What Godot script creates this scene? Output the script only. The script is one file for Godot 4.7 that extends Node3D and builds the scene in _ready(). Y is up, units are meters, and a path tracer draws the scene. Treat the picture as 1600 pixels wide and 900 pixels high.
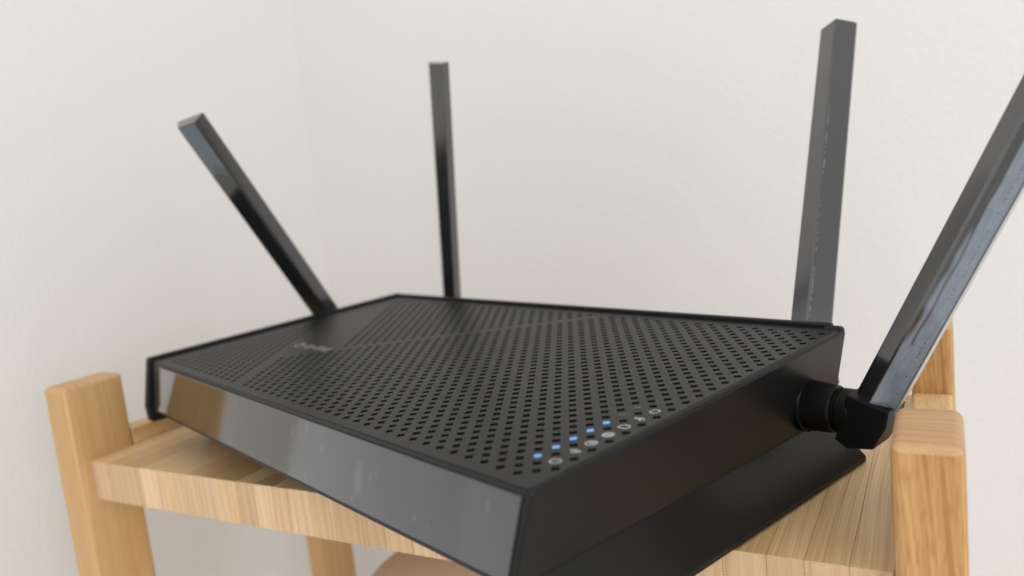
extends Node3D
# A black four-antenna router on a small bamboo stand in a white room corner.
# Axes: x along the stand's front edge, y up, z towards the viewer. Metres; most shape code is in millimetres.

const MM := 0.001
const TOP := 0.60            # height of the stand's board above the floor
const PITCH := 5.75          # spacing of the vent holes along the router's front edge, mm
var rng := RandomNumberGenerator.new()
var mats := {}

# ---------------------------------------------------------------- small helpers
func mb() -> SurfaceTool:
	var st := SurfaceTool.new()
	st.begin(Mesh.PRIMITIVE_TRIANGLES)
	return st

func obj(called: String, st, material, parent: Node = self) -> MeshInstance3D:
	var o := MeshInstance3D.new()
	o.name = called
	o.mesh = st if st is Mesh else st.commit()
	if material is Array:
		for i in material.size(): o.mesh.surface_set_material(i, material[i])
	elif o.mesh is PrimitiveMesh:
		o.material_override = material
	else:
		for i in o.mesh.get_surface_count(): o.set_surface_override_material(i, material)
	parent.add_child(o, true)
	return o

func thing(called: String, label: String, category: String, at := Vector3.ZERO) -> Node3D:
	var o := Node3D.new()
	o.name = called
	add_child(o, true)
	o.position = at
	o.set_meta("label", label)
	o.set_meta("category", category)
	return o

func struct(o: Node, label: String) -> void:
	o.set_meta("kind", "structure")
	o.set_meta("label", label)

func tri(st: SurfaceTool, p: Array, n: Array, uv: Array) -> void:
	# p, n, uv of three corners; turned so that it faces along its normals
	var c: Vector3 = (p[1] - p[0]).cross(p[2] - p[0])
	var order := [0, 1, 2] if c.dot(n[0] + n[1] + n[2]) < 0.0 else [0, 2, 1]
	for k in order:
		st.set_normal(n[k])
		st.set_uv(uv[k])
		st.add_vertex(p[k])

func flat(st: SurfaceTool, pts: Array, n: Vector3, uvs := []) -> void:
	for k in range(1, pts.size() - 1):
		var u := [Vector2.ZERO, Vector2.ZERO, Vector2.ZERO] if uvs.is_empty() else [uvs[0], uvs[k], uvs[k + 1]]
		tri(st, [pts[0], pts[k], pts[k + 1]], [n, n, n], u)

func face(st: SurfaceTool, pts: Array, inside: Vector3, uvs := []) -> void:
	var n: Vector3 = (pts[1] - pts[0]).cross(pts[2] - pts[0]).normalized()
	if n.dot(pts[0] - inside) < 0.0: n = -n
	flat(st, pts, n, uvs)

func round_box(sides: SurfaceTool, ends, centre: Vector3, size: Vector3, r: float, segs: int, grain: int, across: float, along: float, shift := Vector2.ZERO, xf := Transform3D.IDENTITY) -> void:
	# a box with rounded edges; faces across the grain axis go to `ends`
	var h := size / 2.0
	for axis in 3:
		var a := (axis + 1) % 3
		var b := (axis + 2) % 3
		var st: SurfaceTool = ends if axis == grain and ends != null else sides
		var la := _lines(h[a], r, segs)
		var lb := _lines(h[b], r, segs)
		for sgn in [-1.0, 1.0]:
			var pos := []
			var nor := []
			var tex := []
			var cutgrain := []
			for i in la.size():
				for j in lb.size():
					var p := Vector3.ZERO
					p[axis] = h[axis] * sgn
					p[a] = la[i]
					p[b] = lb[j]
					var inner := Vector3(clampf(p.x, -h.x + r, h.x - r), clampf(p.y, -h.y + r, h.y - r), clampf(p.z, -h.z + r, h.z - r))
					var d := (p - inner).normalized()
					pos.append(xf * (centre + inner + d * r))
					nor.append((xf.basis * d).normalized())
					var q := inner + d * r
					var ga := (grain + 1) % 3
					cutgrain.append([absf(d[grain]), Vector2(q[ga] / 0.04, q[(grain + 2) % 3] / 0.04) + shift])
					if axis == grain:
						tex.append(Vector2(p[a] / across, p[b] / across) + shift)
					else:
						var o := a if b == grain else b
						tex.append(Vector2(p[o] / across, p[grain] / along) + shift + Vector2(0.37 * axis, 0.0))
			var w := lb.size()
			for i in la.size() - 1:
				for j in w - 1:
					var k := [i * w + j, (i + 1) * w + j, (i + 1) * w + j + 1, i * w + j + 1]
					var into := st
					var t := k.map(func(e): return tex[e])
					if ends != null and r > 0.002 and cutgrain[k[0]][0] + cutgrain[k[2]][0] > 0.36:
						into = ends
						t = k.map(func(e): return cutgrain[e][1])
					tri(into, [pos[k[0]], pos[k[1]], pos[k[2]]], [nor[k[0]], nor[k[1]], nor[k[2]]], [t[0], t[1], t[2]])
					tri(into, [pos[k[0]], pos[k[2]], pos[k[3]]], [nor[k[0]], nor[k[2]], nor[k[3]]], [t[0], t[2], t[3]])

func _lines(h: float, r: float, segs: int) -> Array:
	var l := []
	for k in segs + 1: l.append(-h + r - r * tan(PI / 4 * (1.0 - float(k) / segs)))
	for k in segs + 1: l.append(h - r + r * tan(PI / 4 * float(k) / segs))
	return l

func lathe(st: SurfaceTool, profile: Array, n: int, xf := Transform3D.IDENTITY) -> void:
	# profile of Vector2(radius, height) round the y axis
	for k in profile.size() - 1:
		var p: Vector2 = profile[k]
		var q: Vector2 = profile[k + 1]
		var slope := Vector2(q.y - p.y, -(q.x - p.x)).normalized()
		for i in n:
			var a := TAU * i / n
			var b := TAU * (i + 1) / n
			var ca := Vector3(cos(a), 0, sin(a))
			var cb := Vector3(cos(b), 0, sin(b))
			var na := xf.basis * (ca * slope.x + Vector3.UP * slope.y)
			var nb := xf.basis * (cb * slope.x + Vector3.UP * slope.y)
			var v := [xf * (ca * p.x + Vector3.UP * p.y), xf * (cb * p.x + Vector3.UP * p.y), xf * (cb * q.x + Vector3.UP * q.y), xf * (ca * q.x + Vector3.UP * q.y)]
			var z := Vector2.ZERO
			if p.x > 1e-7: tri(st, [v[0], v[1], v[2]], [na, nb, nb], [z, z, z])
			if q.x > 1e-7: tri(st, [v[0], v[2], v[3]], [na, nb, na], [z, z, z])

func prism(st: SurfaceTool, outline: Array, depth: float, bevel: float, xf: Transform3D) -> void:
	# convex outline (Vector2) in the xy plane, extruded along z, its rims bevelled
	var c := Vector2.ZERO
	for p in outline: c += p / outline.size()
	var rings := []
	for lv in [[-depth / 2, bevel], [-depth / 2 + bevel, 0.0], [depth / 2 - bevel, 0.0], [depth / 2, bevel]]:
		var ring := []
		for p in outline:
			var q: Vector2 = p - (p - c).normalized() * lv[1]
			ring.append(xf * Vector3(q.x, q.y, lv[0]))
		rings.append(ring)
	var mid: Vector3 = xf * Vector3(c.x, c.y, 0)
	var n := outline.size()
	for k in 3:
		for i in n: face(st, [rings[k][i], rings[k][(i + 1) % n], rings[k + 1][(i + 1) % n], rings[k + 1][i]], mid)
	face(st, rings[0], mid)
	face(st, rings[3], mid)

# ---------------------------------------------------------------- materials
func plain(called: String, c: Color, rough: float, spec := 0.5) -> StandardMaterial3D:
	var m := StandardMaterial3D.new()
	m.resource_name = called
	m.albedo_color = c.linear_to_srgb()
	m.roughness = rough
	m.metallic_specular = spec
	mats[called] = m
	return m

func noise(s: int, kind := FastNoiseLite.TYPE_SIMPLEX_SMOOTH, octaves := 1) -> FastNoiseLite:
	var n := FastNoiseLite.new()
	n.seed = s
	n.noise_type = kind
	n.frequency = 1.0
	n.fractal_type = FastNoiseLite.FRACTAL_FBM if octaves > 1 else FastNoiseLite.FRACTAL_NONE
	n.fractal_octaves = octaves
	return n

func picture(w: int, h: int, f: Callable) -> ImageTexture:
	var data := PackedByteArray()
	data.resize(w * h * 3)
	var at := 0
	for y in h:
		for x in w:
			var c: Color = f.call(float(x) / w, float(y) / h)
			data[at] = int(clampf(c.r, 0, 1) * 255.0)
			data[at + 1] = int(clampf(c.g, 0, 1) * 255.0)
			data[at + 2] = int(clampf(c.b, 0, 1) * 255.0)
			at += 3
	var im := Image.create_from_data(w, h, false, Image.FORMAT_RGB8, data)
	im.generate_mipmaps()
	return ImageTexture.create_from_image(im)

func bamboo_long(s: int, flecks: float) -> ImageTexture:
	# fibres run along v; u spans 40 mm (80 on the posts), v spans 320 mm
	var a := noise(s, FastNoiseLite.TYPE_SIMPLEX_SMOOTH, 3)
	var b := noise(s + 1)
	var c := noise(s + 2)
	var light := Color(0.915, 0.795, 0.62)
	var dark := Color(0.735, 0.575, 0.385)
	return picture(384, 1024, func(u, v):
		var bend: float = b.get_noise_2d(u * 2.0, v * 3.0) * 0.03
		var broad: float = a.get_noise_2d((u + bend) * 16.0, v * 1.2)
		var fine: float = c.get_noise_2d((u + bend) * 90.0, v * 3.5)
		var hair: float = b.get_noise_2d((u + bend) * 190.0 + 40.0, v * 6.0)
		var t: float = 0.33 + 0.28 * broad + 0.2 * fine + 0.17 * hair
		t += 0.85 * maxf(0.0, c.get_noise_2d((u + bend) * 40.0 + 9.0, v * 3.2 + 5.0) - 0.45)
		if flecks > 0.0 and flecks < 0.1: t = 0.33 + 0.2 * broad + 0.09 * fine + 0.07 * hair
		if flecks > 0.0:
			# the posts are glued from strips about 10 mm wide
			var lamella := floorf((u + bend * 0.15) * 8.3)
			t += 0.3 * sin(lamella * 12.9898 + 1.3)
			t += flecks * (maxf(0.0, b.get_noise_2d(u * 74.0 + 3.0, v * 52.0) - 0.12) - 0.12)
		return light.lerp(dark, clampf(t, -0.15, 1.15)))

func bamboo_end(s: int) -> ImageTexture:
	# the cut ends of the fibres: pale, with pores in the rows; a square of 40 mm
	var a := noise(s, FastNoiseLite.TYPE_SIMPLEX_SMOOTH, 2)
	var b := noise(s + 1)
	var c := noise(s + 2, FastNoiseLite.TYPE_CELLULAR)
	var light := Color(0.895, 0.78, 0.64)
	var dark := Color(0.69, 0.53, 0.375)
	return picture(512, 512, func(u, v):
		var bend: float = a.get_noise_2d(u * 3.0, v * 2.0) * 0.008
		var band: float = a.get_noise_2d((u + bend) * 18.0 + 7.0, v * 0.35)
		var pore: float = b.get_noise_2d(u * 130.0, v * 90.0)
		var dots: float = c.get_noise_2d(u * 70.0, v * 60.0)
		var t: float = 0.3 + 0.35 * band + 0.2 * pore + 0.3 * maxf(0.0, -0.72 - dots) * 4.0
		return light.lerp(dark, clampf(t, 0.0, 1.0)))

func grain(called: String, tex: Texture2D, tone: Color, rough := 0.48) -> StandardMaterial3D:
	var m := plain(called, Color.WHITE, rough, 0.45)
	m.albedo_color = tone
	m.albedo_texture = tex
	m.heightmap_enabled = true
	m.heightmap_texture = tex
	m.heightmap_scale = 0.006
	m.heightmap_flip_texture = false
	return m

func make_materials() -> void:
	var long_a := bamboo_long(11, 0.0)
	var long_b := bamboo_long(47, 0.5)
	var long_c := bamboo_long(53, 0.01)
	var ends := bamboo_end(83)
	var tones := [Color(0.97, 0.97, 0.96), Color(0.9, 0.88, 0.85), Color(1.0, 1.0, 1.0), Color(0.94, 0.91, 0.87), Color(0.87, 0.84, 0.79)]
	for k in 5:
		grain("strip_%d" % k, long_a, tones[k], 0.42)
		grain("strip_end_%d" % k, ends, [Color(1, 1, 1), Color(0.93, 0.92, 0.9), Color(0.98, 0.97, 0.95), Color(0.9, 0.88, 0.85), Color(0.96, 0.94, 0.9)][k], 0.6)
		grain("leg_%d" % k, long_b, [Color(0.96, 0.93, 0.88), Color(0.91, 0.835, 0.73), Color(0.94, 0.9, 0.84), Color(0.97, 0.95, 0.91), Color(0.93, 0.88, 0.81)][k], 0.46)
	grain("plain_post", long_c, Color(0.93, 0.9, 0.84), 0.46)
	grain("leg_end", ends, Color(0.92, 0.87, 0.8), 0.6)

	plain("matte_black", Color(0.0125, 0.0122, 0.0117), 0.44, 0.385)
	plain("soft_black", Color(0.009, 0.009, 0.0092), 0.36, 0.33)
	var blade := plain("blade_black", Color(0.014, 0.014, 0.015), 0.17, 0.7)
	blade.clearcoat_enabled = true
	blade.clearcoat = 0.7
	blade.clearcoat_roughness = 0.12
	plain("hinge_black", Color(0.0045, 0.0045, 0.0045), 0.38, 0.24)
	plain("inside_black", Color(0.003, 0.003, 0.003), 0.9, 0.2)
	plain("icon_print", Color(0.5, 0.5, 0.49), 0.5)
	plain("logo_print", Color(0.22, 0.22, 0.215), 0.4)
	plain("unlit_lens", Color(0.02, 0.02, 0.02), 0.3)
	var led := plain("lit_lens", Color(0.1, 0.2, 0.38), 0.4)
	led.emission_enabled = true
	led.emission = Color(0.42, 0.68, 1.0)
	led.emission_energy_multiplier = 0.36

	for kind in ["sheen_film", "sheen_film_tip", "sheen_film_edge"]:
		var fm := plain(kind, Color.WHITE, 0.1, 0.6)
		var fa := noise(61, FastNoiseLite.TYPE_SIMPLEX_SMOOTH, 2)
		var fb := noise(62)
		var near: bool = kind == "sheen_film"
		var rim_only: bool = kind == "sheen_film_edge"
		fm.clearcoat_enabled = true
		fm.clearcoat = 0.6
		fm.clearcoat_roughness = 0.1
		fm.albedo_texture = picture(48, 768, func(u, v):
			# a bluish reflection and its dark streak, painted into the black sheet's colour
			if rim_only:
				var speckle: float = fb.get_noise_2d(3.0, v * 60.0) + 0.6 * fb.get_noise_2d(9.0, v * 14.0)
				var k: float = 0.013 + (0.1 * smoothstep(-0.15, 0.5, speckle) * smoothstep(0.12, 0.5, v) if u < 0.05 else 0.0)  # the sheet's edge, with a speckled highlight painted into its colour
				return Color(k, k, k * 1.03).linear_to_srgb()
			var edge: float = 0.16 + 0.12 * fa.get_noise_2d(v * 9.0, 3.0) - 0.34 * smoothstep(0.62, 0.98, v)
			var level: float = smoothstep(edge - 0.03, edge + 0.2, u) if near else smoothstep(0.2, 0.13, v + 0.05 * fa.get_noise_2d(u * 3.0, v * 20.0))
			if near and v < 0.86: level -= 0.75 * smoothstep(0.09, 0.0, absf(u - 0.3 - 0.1 * fa.get_noise_2d(v * 6.0, 9.0)))
			var c := Color(0.010, 0.0105, 0.012).lerp(Color(0.165, 0.2, 0.248) if near else Color(0.07, 0.09, 0.115), clampf(level, 0.0, 1.0) * (0.9 + 0.1 * fb.get_noise_2d(u * 4.0, v * 30.0)))  # painted bluish reflection, dimmer and only at the tip on the far blade
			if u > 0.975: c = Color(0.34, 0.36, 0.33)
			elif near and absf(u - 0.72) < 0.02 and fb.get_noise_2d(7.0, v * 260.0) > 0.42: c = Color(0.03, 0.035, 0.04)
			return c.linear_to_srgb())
	mats.soft_black.albedo_color = Color.WHITE
	var dust := []
	rng.seed = 77
	for k in 34: dust.append([rng.randf(), rng.randf(), rng.randf_range(0.0012, 0.0034), rng.randf_range(0.02, 0.12)])
	mats.soft_black.albedo_texture = picture(1024, 1024, func(u, v):
		var c := Color(0.0088, 0.0088, 0.009)
		for d in dust:
			var dx: float = u - d[0]
			if absf(dx) < 0.004:
				var r: float = Vector2(dx, (v - d[1]) * 0.8).length() / d[2]
				if r < 1.0: c = c.lerp(Color(0.2, 0.2, 0.2), d[3] * 2.0 * (1.0 - r))
		return c.linear_to_srgb())
	mats.matte_black.albedo_color = Color.WHITE
	var gr := RandomNumberGenerator.new()
	gr.seed = 12
	mats.matte_black.albedo_texture = picture(1024, 1024, func(u, v):
		# moulded plastic: a fine even grain with a little dust
		var c: float = 0.0098 * (0.75 + 0.5 * gr.randf())
		if gr.randf() < 0.0007: c += gr.randf() * 0.12
		return Color(c, c * 0.98, c * 0.945).linear_to_srgb())
	mats.matte_black.uv1_triplanar = true
	mats.matte_black.uv1_scale = Vector3.ONE * 6.0
	mats.soft_black.uv1_triplanar = true
	mats.soft_black.uv1_scale = Vector3.ONE * 11.0

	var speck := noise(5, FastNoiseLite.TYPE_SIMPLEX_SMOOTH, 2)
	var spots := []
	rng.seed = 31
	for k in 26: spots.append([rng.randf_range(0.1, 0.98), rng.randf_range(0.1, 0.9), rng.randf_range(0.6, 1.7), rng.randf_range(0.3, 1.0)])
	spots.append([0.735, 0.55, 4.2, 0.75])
	var gloss := plain("gloss_black", Color.WHITE, 0.1, 0.57)
	gloss.clearcoat_enabled = true
	gloss.clearcoat = 0.6
	gloss.clearcoat_roughness = 0.03
	gloss.albedo_texture = picture(1024, 96, func(u, v):
		var c := 0.0075 + 0.002 * speck.get_noise_2d(u * 40.0, v * 4.0)
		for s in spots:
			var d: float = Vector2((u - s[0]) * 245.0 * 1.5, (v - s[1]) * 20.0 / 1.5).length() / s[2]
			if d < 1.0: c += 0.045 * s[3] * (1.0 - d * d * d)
		var k := Color(c, c, c)
		return k.linear_to_srgb())

	var wall := plain("white_plaster", Color(0.768, 0.747, 0.724), 0.85, 0.3)
	var bumps := NoiseTexture2D.new()
	var bn := noise(21, FastNoiseLite.TYPE_SIMPLEX_SMOOTH, 4)
	bn.frequency = 0.012
	bumps.width = 1024
	bumps.height = 1024
	bumps.seamless = true
	bumps.noise = bn
	wall.heightmap_enabled = true
	wall.heightmap_texture = bumps
	wall.heightmap_scale = 0.02
	wall.uv1_triplanar = true
	wall.uv1_world_triplanar = true
	wall.uv1_scale = Vector3.ONE * 15.0
	plain("pale_floor", Color(0.8, 0.78, 0.75), 0.6)
	plain("tan_clay", Color(0.47, 0.345, 0.255), 0.8)

# ---------------------------------------------------------------- the stand
func strip_mesh(w: float, h: float, d: float, shift: Vector2) -> ArrayMesh:
	var s := mb()
	var e := mb()
	round_box(s, e, Vector3.ZERO, Vector3(w, h, d), 0.00018, 1, 2, 0.04, 0.32, shift)
	var m := s.commit()
	return e.commit(m)

func make_stand() -> void:
	var t := thing("wooden_stand", "light bamboo stand with laminated top board and four square posts, under the router", "stand", Vector3(0, 0, 0))
	# board: laminated strips that run from front to back
	var board := Node3D.new()
	board.name = "board"
	t.add_child(board, true)
	rng.seed = 9
	var x := -320.0
	var k := 0
	while x < 1.0:
		var w := minf(rng.randf_range(7.0, 13.0), 1.0 - x)
		if 1.0 - (x + w) < 5.0: w = 1.0 - x
		var tone: int = rng.randi() % 5 if x < -80.0 else [2, 0, 2, 3][k % 4]
		var st := strip_mesh((w - 0.05) * MM, 17.5 * MM, 150.0 * MM, Vector2(rng.randf_range(0.24, 0.42), rng.randf_range(0.26, 0.74)))
		st.surface_set_material(0, mats["strip_%d" % tone])
		st.surface_set_material(1, mats["strip_end_%d" % (rng.randi() % 5)])
		var o := MeshInstance3D.new()
		o.name = "board_strip"
		o.mesh = st
		o.position = Vector3((x + w / 2) * MM, TOP - 8.75 * MM + rng.randf_range(-0.03, 0.03) * MM, -75.0 * MM + rng.randf_range(-0.12, 0.12) * MM)
		board.add_child(o, true)
		x += w
		k += 1
	# posts: three glued strips each, rounded at the top
	for p in [["post", -320.0 - 14.6, -320.0, 6.5], ["post", 1.4, 16.6, 6.5], ["post", -320.0 - 11.0, -320.0, -127.0], ["post", 0.9, 15.4, -127.0]]:
		var x0: float = p[1]
		var x1: float = p[2]
		var z1: float = p[3]
		var hh := TOP + (35.0 if z1 > 0 else 34.2) * MM
		var s := mb()
		var e := mb()
		round_box(s, e, Vector3.ZERO, Vector3((x1 - x0) * MM, hh, 29.0 * MM), 2.5 * MM, 6, 1, 0.08, 0.45, Vector2(rng.randf_range(0.3, 0.5), 0.5))
		var m := s.commit()
		m = e.commit(m)
		obj("post", m, [mats["leg_1"] if x0 > 0 else mats.plain_post, mats["leg_end"]], t).position = Vector3((x0 + x1) / 2 * MM, hh / 2, (z1 - 14.5) * MM)
	# side rails between the posts, a little higher than the board
	for xx in [[-331.0, -320.6], [1.6, 14.6]]:
		var s := mb()
		round_box(s, null, Vector3.ZERO, Vector3((xx[1] - xx[0]) * MM, 30.0 * MM, 104.0 * MM), 1.2 * MM, 3, 2, 0.08, 0.32, Vector2(0.3, 0.5))
		obj("side_rail", s, mats["leg_3"], t).position = Vector3((xx[0] + xx[1]) / 2 * MM, TOP + (7.8 - 15.0) * MM, -74.7 * MM)

# ---------------------------------------------------------------- the router (shape in mm; the top plate is y = 0)
const MIDDLE := Vector3(-118.7, -44.0, -70.0)   # the node's place below the plate
func v(x: float, y: float, z: float) -> Vector3:
	return (Vector3(x, y, z) - MIDDLE) * MM

func cut(poly: Array, lo: Vector2, hi: Vector2) -> Array:
	for side in 4:
		var out := []
		var ax := side / 2
		var sg := 1.0 if side % 2 == 0 else -1.0
		var lim: float = lo[ax] if sg > 0 else hi[ax]
		for i in poly.size():
			var a: Vector2 = poly[i]
			var b: Vector2 = poly[(i + 1) % poly.size()]
			var da: float = (a[ax] - lim) * sg
			var db: float = (b[ax] - lim) * sg
			if da >= 0: out.append(a)
			if (da > 0 and db < 0) or (da < 0 and db > 0): out.append(a.lerp(b, da / (da - db)))
		poly = out
		if poly.size() < 3: return []
	return poly

func hole_here(m: int, n: int) -> bool:
	var uu := (m + n) / 2.0
	var vv := (m - n) / 2.0
	if uu < -1.05 or uu > 40.8 or vv < -0.05 or vv > 21.3: return false
	if m == -1 and n == -1: return false
	if n == 27 and m < 37: return false
	if n == 21 and m > 36: return false
	if m == 36 and n <= 21: return false
	if m >= 36 and n >= 21 and n <= 27: return false
	if m + n == 1 and m >= 2 and m <= 8: return false      # lamps
	if m + n == -1 and m >= 1 and m <= 7: return false     # icons
	return true

func grid(m: float, n: float) -> Vector2:
	return Vector2(-(m + n) / 2.0, -(m - n) / 2.0) * PITCH

func top_panel() -> SurfaceTool:
	var st := mb()
	var lo := Vector2(-244.55, -127.55)
	var hi := Vector2(8.15, 4.45)
	var g := 0.238
	for m in range(-4, 70):
		for n in range(-26, 48):
			var c := grid(m, n)
			if c.x < lo.x - 5 or c.x > hi.x + 5 or c.y < lo.y - 5 or c.y > hi.y + 5: continue
			var outer := [grid(m - .5, n - .5), grid(m + .5, n - .5), grid(m + .5, n + .5), grid(m - .5, n + .5)]
			if not hole_here(m, n):
				var q := cut(outer, lo, hi)
				if q.size() >= 3: flat(st, q.map(func(p): return v(p.x, 0, p.y)), Vector3.UP)
				continue
			var inner := [grid(m - g, n - g), grid(m + g, n - g), grid(m + g, n + g), grid(m - g, n + g)]
			for k in 4:
				var l := (k + 1) % 4
				var q := cut([outer[k], outer[l], inner[l], inner[k]], lo, hi)
				if q.size() >= 3: flat(st, q.map(func(p): return v(p.x, 0, p.y)), Vector3.UP)
				var a: Vector2 = inner[k]
				var b: Vector2 = inner[l]
				var toward := (c - (a + b) / 2).normalized()
				flat(st, [v(a.x, 0, a.y), v(b.x, 0, b.y), v(b.x, -1.3, b.y), v(a.x, -1.3, a.y)], Vector3(toward.x, 0, toward.y))
	return st

func ring(x0: float, x1: float, z0: float, z1: float, y: Callable, r: float, segs: int) -> Array:
	# rounded rectangle: [point, side, share of the way to the next side]
	var out := []
	var cs := [Vector2(x1 - r, z1 - r), Vector2(x0 + r, z1 - r), Vector2(x0 + r, z0 + r), Vector2(x1 - r, z0 + r)]
	for k in 4:
		for j in segs + 1:
			var a := PI / 2 * (k + float(j) / segs)
			var p: Vector2 = cs[k] + Vector2(cos(a), sin(a)) * r
			out.append([v(p.x, y.call(p.x, p.y), p.y), k, float(j) / segs])
	return out

func loft(st: SurfaceTool, ra: Array, rb: Array, segs: int) -> void:
	# sides: right, front, left, back
	var n := ra.size()
	var w := segs + 1
	var side := []
	for k in 4:
		var i := k * w
		var h := (i - 1 + n) % n
		var nn: Vector3 = (ra[i][0] - ra[h][0]).cross(rb[i][0] - ra[h][0]).normalized()
		var outward: Vector3 = [Vector3.RIGHT, Vector3.BACK, Vector3.LEFT, Vector3.FORWARD][k]
		side.append(nn if nn.dot(outward) > 0 else -nn)
	var nor := []
	for e in ra: nor.append(side[e[1]].lerp(side[(e[1] + 1) % 4], e[2]).normalized())
	var z := Vector2.ZERO
	for i in n:
		var j := (i + 1) % n
		tri(st, [ra[i][0], ra[j][0], rb[j][0]], [nor[i], nor[j], nor[j]], [z, z, z])
		tri(st, [ra[i][0], rb[j][0], rb[i][0]], [nor[i], nor[j], nor[i]], [z, z, z])

func casing() -> SurfaceTool:
	var st := mb()
	var s := 6
	var a := ring(-244.6, 8.2, -127.6, 4.5, func(_x, _z): return -0.02, 0.7, s)
	var a1 := ring(-245.5, 9.1, -128.5, 4.9, func(_x, _z): return -0.36, 1.1, s)
	var b := ring(-246.0, 9.6, -129.0, 5.0, func(_x, _z): return -1.2, 1.5, s)
	var c := ring(-240.8, 4.5, -127.0, 9.5, func(_x, z): return -21.4 + 0.05 * (z - 9.5), 1.5, s)
	var d := ring(-240.0, 3.6, -126.0, 8.3, func(_x, z): return -22.2 + 0.05 * (z - 9.5), 1.5, s)
	loft(st, a, a1, s)
	loft(st, a1, b, s)
	loft(st, b, c, s)
	loft(st, c, d, s)
	flat(st, d.map(func(e): return e[0]), Vector3.DOWN)
	return st

func base_shape() -> SurfaceTool:
	var st := mb()
	var s := 6
	var floor_y := func(_x, z): return -41.0 + 0.0474 * z
	var a := ring(-239.8, 3.4, -126.5, 6.0, func(_x, z): return -21.9 + 0.05 * (z - 9.5), 2.0, s)
	var b := ring(-245.3, 9.0, -138.5, -14.0, func(x, z): return floor_y.call(x, z) + 2.2, 2.5, s)
	var c := ring(-245.3, 9.0, -138.7, -14.0, func(x, z): return floor_y.call(x, z) + 0.7, 2.5, s)
	var d := ring(-244.0, 7.8, -137.5, -15.0, func(x, z): return floor_y.call(x, z) + 0.1, 2.5, s)
	loft(st, a, b, s)
	loft(st, b, c, s)
	loft(st, c, d, s)
	flat(st, d.map(func(e): return e[0]), Vector3.DOWN)
	return st

func front_panel() -> SurfaceTool:
	var st := mb()
	var on := func(x: float, t: float, out: float) -> Vector3:
		# along the sloped front, t from its top edge to its bottom edge, in mm outwards
		return v(x, lerpf(-1.1, -21.4, t) + out * 0.22, lerpf(5.0, 9.5, t) + out * 0.975)
	var inside := v(-118, -12, -20)
	var lo := [[-234.0, 0.02], [7.3, 0.02], [3.3, 0.945], [-233.5, 0.945]]
	var hi := []
	for p in lo: hi.append([p[0] + (0.35 if p[0] < -100 else -0.35), p[1] + (0.012 if p[1] < .5 else -0.012)])
	var A := lo.map(func(p): return on.call(p[0], p[1], 0.02))
	var B := lo.map(func(p): return on.call(p[0], p[1], 0.3))
	var C := hi.map(func(p): return on.call(p[0], p[1], 0.5))
	for k in 4:
		var l := (k + 1) % 4
		face(st, [A[k], A[l], B[l], B[k]], inside)
		face(st, [B[k], B[l], C[l], C[k]], inside)
	# the glossy sheet is not quite flat: it turns away a little towards its left end
	var n0 := Vector3(0, 0.22, 0.975)
	for k in 40:
		var corners := []
		var nor := []
		var tex := []
		for e in [[k, 0], [k + 1, 0], [k + 1, 1], [k, 1]]:
			var s: float = e[0] / 40.0
			var p: Vector3 = C[0].lerp(C[1], s) if e[1] == 0 else C[3].lerp(C[2], s)
			corners.append(p)
			nor.append(n0.rotated(Vector3.UP, -deg_to_rad(6.6) * (1.0 - smoothstep(-0.1, 0.5, s))))
			tex.append(Vector2(s, e[1]))
		tri(st, [corners[0], corners[1], corners[2]], [nor[0], nor[1], nor[2]], [tex[0], tex[1], tex[2]])
		tri(st, [corners[0], corners[2], corners[3]], [nor[0], nor[2], nor[3]], [tex[0], tex[2], tex[3]])
	return st

func stroke(st: SurfaceTool, pts: Array, w: float, at: Vector2, y: float) -> void:
	for k in pts.size() - 1:
		var a: Vector2 = pts[k]
		var b: Vector2 = pts[k + 1]
		var d := (b - a).normalized()
		var s := Vector2(-d.y, d.x) * w / 2
		a -= d * w * 0.2
		b += d * w * 0.2
		var level := y + 0.002 * k
		flat(st, [a + s, b + s, b - s, a - s].map(func(p): return v(at.x + p.x, level, at.y - p.y)), Vector3.UP)

func arc(c: Vector2, r: float, a0: float, a1: float, sx := 1.0) -> Array:
	var out := []
	for k in 13:
		var a := deg_to_rad(lerpf(a0, a1, k / 12.0))
		out.append(c + Vector2(cos(a) * sx, sin(a)) * r)
	return out

func icon(k: int, at: Vector2) -> SurfaceTool:
	var st := mb()
	var w := 0.34
	var y := 0.03
	var o := Vector2.ZERO
	var paths := []
	match k:
		0: paths = [arc(o, 1.3, 125, 415), [Vector2(0, 0.2), Vector2(0, 1.5)]]
		1: paths = [arc(Vector2(0, -0.9), 0.5, 40, 140), arc(Vector2(0, -0.9), 1.25, 40, 140), arc(Vector2(0, -0.9), 2.0, 42, 138)]
		2: paths = [arc(o, 1.35, 0, 360), arc(Vector2(0, -0.6), 0.5, 30, 150), arc(Vector2(0, -0.6), 1.1, 35, 145)]
		3: paths = [arc(o, 1.35, 0, 360), arc(o, 1.35, 0, 360, 0.45), [Vector2(-1.3, 0), Vector2(1.3, 0)]]
		4: paths = [[Vector2(-1.3, -0.9), Vector2(1.3, -0.9), Vector2(1.3, 0.5), Vector2(0.6, 1.1), Vector2(-0.6, 1.1), Vector2(-1.3, 0.5), Vector2(-1.3, -0.9)]]
		5: paths = [[Vector2(-1.5, 0), Vector2(1.5, 0)], [Vector2(-0.8, 0), Vector2(0, 0.8), Vector2(0.7, 0.8)], [Vector2(-0.3, 0), Vector2(0.5, -0.8), Vector2(1.0, -0.8)], arc(Vector2(-1.3, 0), 0.25, 0, 360)]
		6: paths = [arc(o, 1.25, 20, 160), arc(o, 1.25, 200, 340), [Vector2(1.17, 0.43), Vector2(0.6, 0.3)], [Vector2(-1.17, -0.43), Vector2(-0.6, -0.3)]]
	for p in paths: stroke(st, p, w, at, y)
	return st

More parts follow.
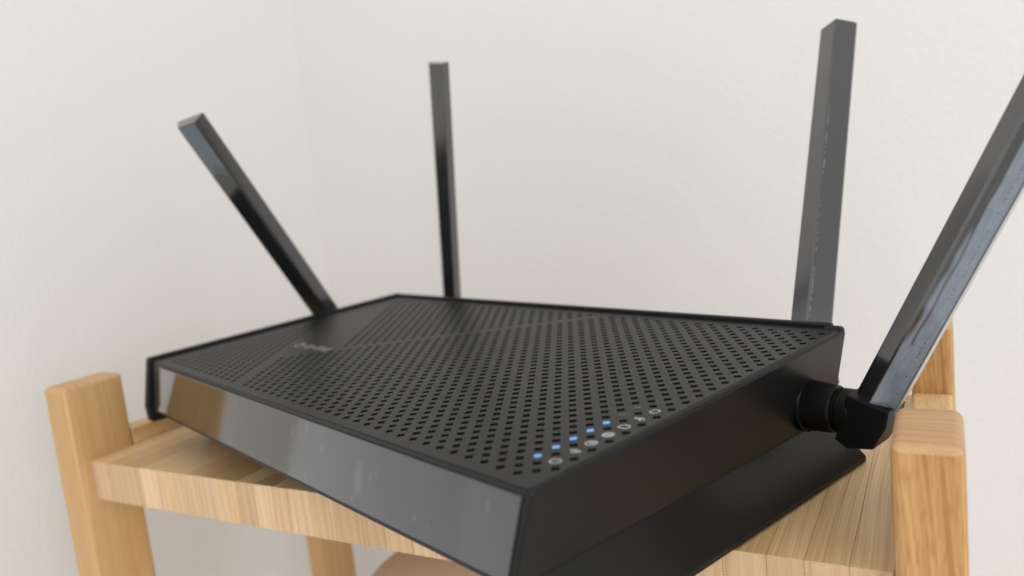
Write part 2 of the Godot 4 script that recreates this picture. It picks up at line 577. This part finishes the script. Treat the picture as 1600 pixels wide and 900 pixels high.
func make_antenna(router: Node3D, at: Vector3, dir: Vector3, turn: float, length: float, sx: Vector3, wall: Vector3, fat := 1.0) -> MeshInstance3D:
	# blade with a flat front, a wider back and sloping flanks; hinge block; round socket on the casing at `wall`, facing along sx
	var d := dir.normalized()
	var fz := (Vector3.BACK - d * Vector3.BACK.dot(d)).normalized()
	var xx := d.cross(fz)
	var cx := xx * cos(turn) - fz * sin(turn)
	var cz := fz * cos(turn) + xx * sin(turn)
	var sec := [Vector2(-3.4, 3.5), Vector2(3.4, 3.5), Vector2(3.8, 3.15), Vector2(6.1, -2.8), Vector2(5.9, -3.3), Vector2(5.5, -3.5), Vector2(-5.5, -3.5), Vector2(-5.9, -3.3), Vector2(-6.1, -2.8), Vector2(-3.8, 3.15)]
	var st := mb()
	var inside := v(at.x, at.y, at.z) + d * length * 0.5 * MM
	var levels := [[0.0, 0.93], [0.6, 1.0], [length - 0.5, 1.0], [length, 0.94]]
	var rings := []
	for lv in levels:
		var r := []
		for p in sec:
			var q: Vector3 = at + cx * p.x * lv[1] * fat + cz * p.y * lv[1] * fat + d * lv[0]
			r.append(v(q.x, q.y, q.z))
		rings.append(r)
	for k in rings.size() - 1:
		for i in sec.size():
			var j := (i + 1) % sec.size()
			face(st, [rings[k][i], rings[k][j], rings[k + 1][j], rings[k + 1][i]], inside)
	face(st, rings[0], inside)
	face(st, rings[-1], inside)
	var blade := obj("antenna", st, mats.blade_black, router)
	blade_frames[blade] = [at, cx, cz, d]
	# hinge block: an elbow with cut corners between socket and blade
	var hb := mb()
	var ex := sx
	var foot := at - d * 5.0
	var nrm := ex.cross(d).normalized()
	var up := nrm.cross(ex).normalized()
	var c0 := wall + ex * 12.5
	var rel := func(p: Vector3) -> Vector2: return Vector2((p - c0).dot(ex), (p - c0).dot(up))
	var l := cx.dot(ex)
	var side := cx * (1.0 if l >= 0 else -1.0)
	var hull := PackedVector2Array()
	for p in [at + side * 5.4 + d * 0.3, at - side * 5.4 + d * 0.3]: hull.append(rel.call(p))
	for p in [[2.7, 6.7], [14.0, 3.5], [12.9, -1.5], [8.9, -8.3], [1.5, -9.4], [-1.8, -7.2]]: hull.append(Vector2(p[0] * (1.0 if absf(ex.x) > 0.5 else 0.4), p[1]))
	hull = Geometry2D.convex_hull(hull)
	hull.remove_at(hull.size() - 1)
	var xf := Transform3D(Basis(ex, up, ex.cross(up)), v(c0.x, c0.y, c0.z))
	prism(hb, Array(hull).map(func(p): return p * MM), 11.5 * MM, 0.6 * MM, xf)
	obj("hinge", hb, mats.hinge_black, blade)
	# socket: collar, groove and knuckle
	var so := mb()
	var ax := Basis(Vector3.UP.cross(ex).normalized() if absf(ex.y) < 0.9 else Vector3.RIGHT, ex, Vector3.ZERO)
	ax.z = ax.x.cross(ax.y).normalized()
	var prof := []
	for p in [[8.1, -3.0], [8.1, 0.9], [7.6, 1.4], [7.0, 9.2], [6.6, 9.9], [5.9, 10.0], [5.9, 10.8], [6.3, 10.9], [6.5, 11.4], [6.5, 14.6], [6.0, 15.2], [0.0, 15.2]]: prof.append(Vector2(p[0], p[1]) * MM)
	lathe(so, prof, 40, Transform3D(ax, v(wall.x, wall.y, wall.z)))
	obj("socket", so, mats.hinge_black, blade)
	return blade

var blade_frames := {}

func sheen_film(blade: MeshInstance3D, length: float, fat := 1.0) -> SurfaceTool:
	# thin sheet on a blade's flat front; its texture holds painted reflections
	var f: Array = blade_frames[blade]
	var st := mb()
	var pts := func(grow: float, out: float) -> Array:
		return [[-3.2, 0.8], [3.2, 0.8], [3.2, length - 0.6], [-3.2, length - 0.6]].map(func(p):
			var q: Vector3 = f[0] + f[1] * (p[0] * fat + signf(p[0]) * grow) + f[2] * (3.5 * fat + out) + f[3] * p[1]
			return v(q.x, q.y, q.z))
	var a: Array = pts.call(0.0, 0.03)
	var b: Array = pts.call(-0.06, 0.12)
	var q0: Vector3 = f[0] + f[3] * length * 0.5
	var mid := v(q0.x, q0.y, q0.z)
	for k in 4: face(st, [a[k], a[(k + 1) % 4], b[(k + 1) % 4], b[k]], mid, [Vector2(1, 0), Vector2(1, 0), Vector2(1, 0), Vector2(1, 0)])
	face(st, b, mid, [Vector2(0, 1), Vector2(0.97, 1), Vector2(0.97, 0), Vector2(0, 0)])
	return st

func make_router() -> void:
	var rb := Basis(Vector3(0.93786, 0.003029, 0.347001), Vector3(-0.019279, 0.998872, 0.043386), Vector3(-0.346479, -0.04738, 0.936861)).orthonormalized()
	var plate := Vector3(-67.272, 41.0, 56.774) * MM + Vector3(0, TOP, 0)
	var t := thing("router", "black four-antenna router with a perforated top and glossy front panel, on the bamboo board", "router", plate + rb * (MIDDLE * MM))
	t.basis = rb
	obj("top_panel", top_panel(), mats.matte_black, t)
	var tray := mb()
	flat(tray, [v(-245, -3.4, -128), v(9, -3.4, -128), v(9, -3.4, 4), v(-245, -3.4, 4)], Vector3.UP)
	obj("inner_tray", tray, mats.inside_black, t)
	obj("casing", casing(), mats.soft_black, t)
	obj("base", base_shape(), mats.soft_black, t)
	obj("front_panel", front_panel(), mats.gloss_black, t)
	# raised frame along the left end and the back
	var cap := mb()
	var prof := [Vector2(-129.4, 1.5), Vector2(5.2, 1.5), Vector2(6.2, 0.6), Vector2(11.0, -20.0), Vector2(10.9, -26.2), Vector2(9.4, -27.4), Vector2(2.0, -27.6), Vector2(-126.0, -29.0)]
	# the outline lies in the router's z-y plane
	var xf := Transform3D(Basis(Vector3(0, 0, 1), Vector3(0, 1, 0), Vector3(1, 0, 0)), v(-247.9, 0, 0))
	prism(cap, prof.map(func(p): return p * MM), 4.4 * MM, 0.6 * MM, xf)
	obj("end_cap", cap, mats.soft_black, t)
	var rim := mb()
	round_box(rim, null, v(-119.5, -0.2, -128.1), Vector3(250.0, 3.4, 2.2) * MM, 0.6 * MM, 3, 0, 0.04, 0.16)
	round_box(rim, null, v(6.3, -0.7, -127.4), Vector3(6.2, 3.2, 3.4) * MM, 1.4 * MM, 4, 0, 0.04, 0.16)
	obj("rear_rim", rim, mats.soft_black, t)
	# status lamps and their printed icons
	for k in 7:
		var p := grid(2 + k, -1 - k)
		var lamp := mb()
		round_box(lamp, null, Vector3.ZERO, Vector3(1.75, 0.6, 1.75) * MM, 0.25 * MM, 2, 1, 0.04, 0.16, Vector2.ZERO, Transform3D(Basis(Vector3.UP, PI / 4), v(p.x, -0.12, p.y)))
		obj("status_lamp", lamp, mats.lit_lens if k < 5 else mats.unlit_lens, t)
		obj("icon", icon(k, grid(1 + k, -2 - k)), mats.icon_print, t)
	# printed maker's name and sign
	var font := SystemFont.new()
	font.font_names = PackedStringArray(["Droid Sans"])
	font.font_weight = 700
	var tm := TextMesh.new()
	tm.font = font
	tm.text = "tp-link"
	tm.font_size = 64
	tm.pixel_size = 0.000088
	tm.depth = 0.00004
	tm.curve_step = 2.0
	var name_o := obj("lettering", tm, mats.logo_print, t)
	name_o.transform = Transform3D(Basis(Vector3.RIGHT, -PI / 2), v(-175.0, 0.03, -42.0))
	var sign_o := mb()
	var c := Vector2(-190.5, -41.8)
	stroke(sign_o, arc(Vector2.ZERO, 2.5, 100, 350), 1.15, c, 0.03)
	stroke(sign_o, [Vector2(-0.4, 2.8), Vector2(-0.4, 0.4), Vector2(2.8, 0.4)], 1.15, c, 0.06)
	obj("emblem", sign_o, mats.logo_print, t)
	# antennas: two at the ends, two at the back (each found from its outline in the photograph)
	var back_one := make_antenna(t, Vector3(-7.8, -14.9, -137.6), Vector3(-0.15, 0.8, -0.58), deg_to_rad(52.2), 142.2, Vector3.FORWARD, Vector3(-8.2, -16.5, -126.5), 1.17)
	obj("film_painted_sheen", sheen_film(back_one, 142.2, 1.17), mats.sheen_film_edge, back_one)
	make_antenna(t, Vector3(-223.6, -15.4, -146.0), Vector3(0.3, 0.948, 0.105), deg_to_rad(40.0), 138.3, Vector3.FORWARD, Vector3(-223.6, -16.0, -126.5), 0.84)
	var far_one := make_antenna(t, Vector3(-263.0, -19.3, -98.8), Vector3(0.22, 0.84, 0.49), deg_to_rad(49.2), 144.6, Vector3.LEFT, Vector3(-242.5, -18.5, -101.0), 1.12)
	obj("film_painted_sheen", sheen_film(far_one, 144.6, 1.12), mats.sheen_film_tip, far_one)
	var near_one := make_antenna(t, Vector3(27.7, -15.5, -108.4), Vector3(0.47, 0.88, -0.02), deg_to_rad(27.0), 153.5, Vector3.RIGHT, Vector3(6.0, -18.8, -108.6))
	obj("film_painted_sheen", sheen_film(near_one, 153.5), mats.sheen_film, near_one)

# ---------------------------------------------------------------- scene
func _ready() -> void:
	# camera
	var cam := Camera3D.new()
	add_child(cam)
	cam.transform = Transform3D(Basis(Vector3(0.871528, -0.104088, -0.47917), Vector3(0.025574, 0.985529, -0.167568), Vector3(0.489678, 0.133786, 0.861578)).orthonormalized(), Vector3(0.014005, 0.102299 + TOP, 0.193782))
	var lens := CameraAttributesPhysical.new()
	lens.frustum_focal_length = 32.31
	lens.exposure_aperture = 11.5
	lens.frustum_focus_distance = 0.225
	lens.frustum_near = 0.01
	lens.frustum_far = 20.0
	cam.attributes = lens
	cam.fov = 40.747
	cam.near = 0.01
	cam.far = 20.0
	cam.current = true
	# the even light of a bright white room
	var env := Environment.new()
	env.background_mode = Environment.BG_COLOR
	env.background_color = Color(0.795, 0.793, 0.79)
	env.background_energy_multiplier = 1.76
	env.tonemap_mode = Environment.TONE_MAPPER_LINEAR
	env.tonemap_exposure = 1.03
	env.sdfgi_enabled = true
	env.ssao_enabled = true
	env.ssil_enabled = true
	var we := WorldEnvironment.new()
	we.environment = env
	add_child(we)
	# unseen light added behind the viewer, to the right, as key and fill
	var key_lamp := AreaLight3D.new()
	key_lamp.name = "added_key_light"
	key_lamp.area_size = Vector2(1.3, 1.4)
	key_lamp.light_color = Color(0.95, 0.98, 1.0)
	key_lamp.light_energy = 1.35
	key_lamp.light_size = 1.0
	key_lamp.shadow_enabled = true
	add_child(key_lamp)
	key_lamp.position = Vector3(1.45, 1.35, 1.25)
	key_lamp.basis = Basis.looking_at(Vector3(-0.2, 0.6, 0.0) - key_lamp.position)
	# unseen weak light added on the left to brighten the front panel's reflection
	var side := AreaLight3D.new()
	side.name = "added_side_fill"
	side.area_size = Vector2(1.0, 1.2)
	side.light_color = Color(0.94, 0.97, 1.0)
	side.light_energy = 0.07
	side.light_size = 0.8
	side.shadow_enabled = true
	add_child(side)
	side.transform = Transform3D(Basis(Vector3.UP, -PI / 2), Vector3(-0.46, 0.75, 0.69))
	rng.seed = 1
	make_materials()
	# setting
	var bw := mb()
	round_box(bw, null, Vector3.ZERO, Vector3(2.6, 2.4, 0.1), 0.002, 1, 1, 1, 1)
	var back := obj("back_wall", bw, mats.white_plaster)
	back.position = Vector3(-0.407 - 0.1 + 1.3, 1.2, -0.26 - 0.05)
	struct(back, "white plastered wall behind the stand and router")
	var lw := mb()
	round_box(lw, null, Vector3.ZERO, Vector3(0.1, 2.4, 0.32), 0.002, 1, 1, 1, 1)
	var left := obj("left_wall", lw, mats.white_plaster)
	left.position = Vector3(-0.407 - 0.05, 1.2, -0.262 + 0.16)
	struct(left, "white plastered wall at the left, meeting the back wall in a corner")
	var fl := mb()
	round_box(fl, null, Vector3.ZERO, Vector3(4.0, 0.1, 3.6), 0.002, 1, 1, 1, 1)
	var ground := obj("floor", fl, mats.pale_floor)
	ground.position = Vector3(0.4, -0.05, 0.9)
	struct(ground, "pale floor below the stand")
	make_stand()
	make_router()
	# round tan pot on the floor below the board
	var pot := mb()
	var prof := [Vector2(0, 0), Vector2(0.03, 0), Vector2(0.034, 0.004)]
	for k in 13:
		var a := PI / 2 * k / 12.0
		prof.append(Vector2(0.039 * cos(a), 0.485 + 0.034 * sin(a)))
	prof[-1] = Vector2(0, 0.519)
	lathe(pot, prof, 48)
	var po := obj("pot", pot, mats.tan_clay)
	po.position = Vector3(-0.226, 0, -0.11)
	po.set_meta("label", "round tan domed pot below the bamboo board, partly hidden by it")
	po.set_meta("category", "pot")
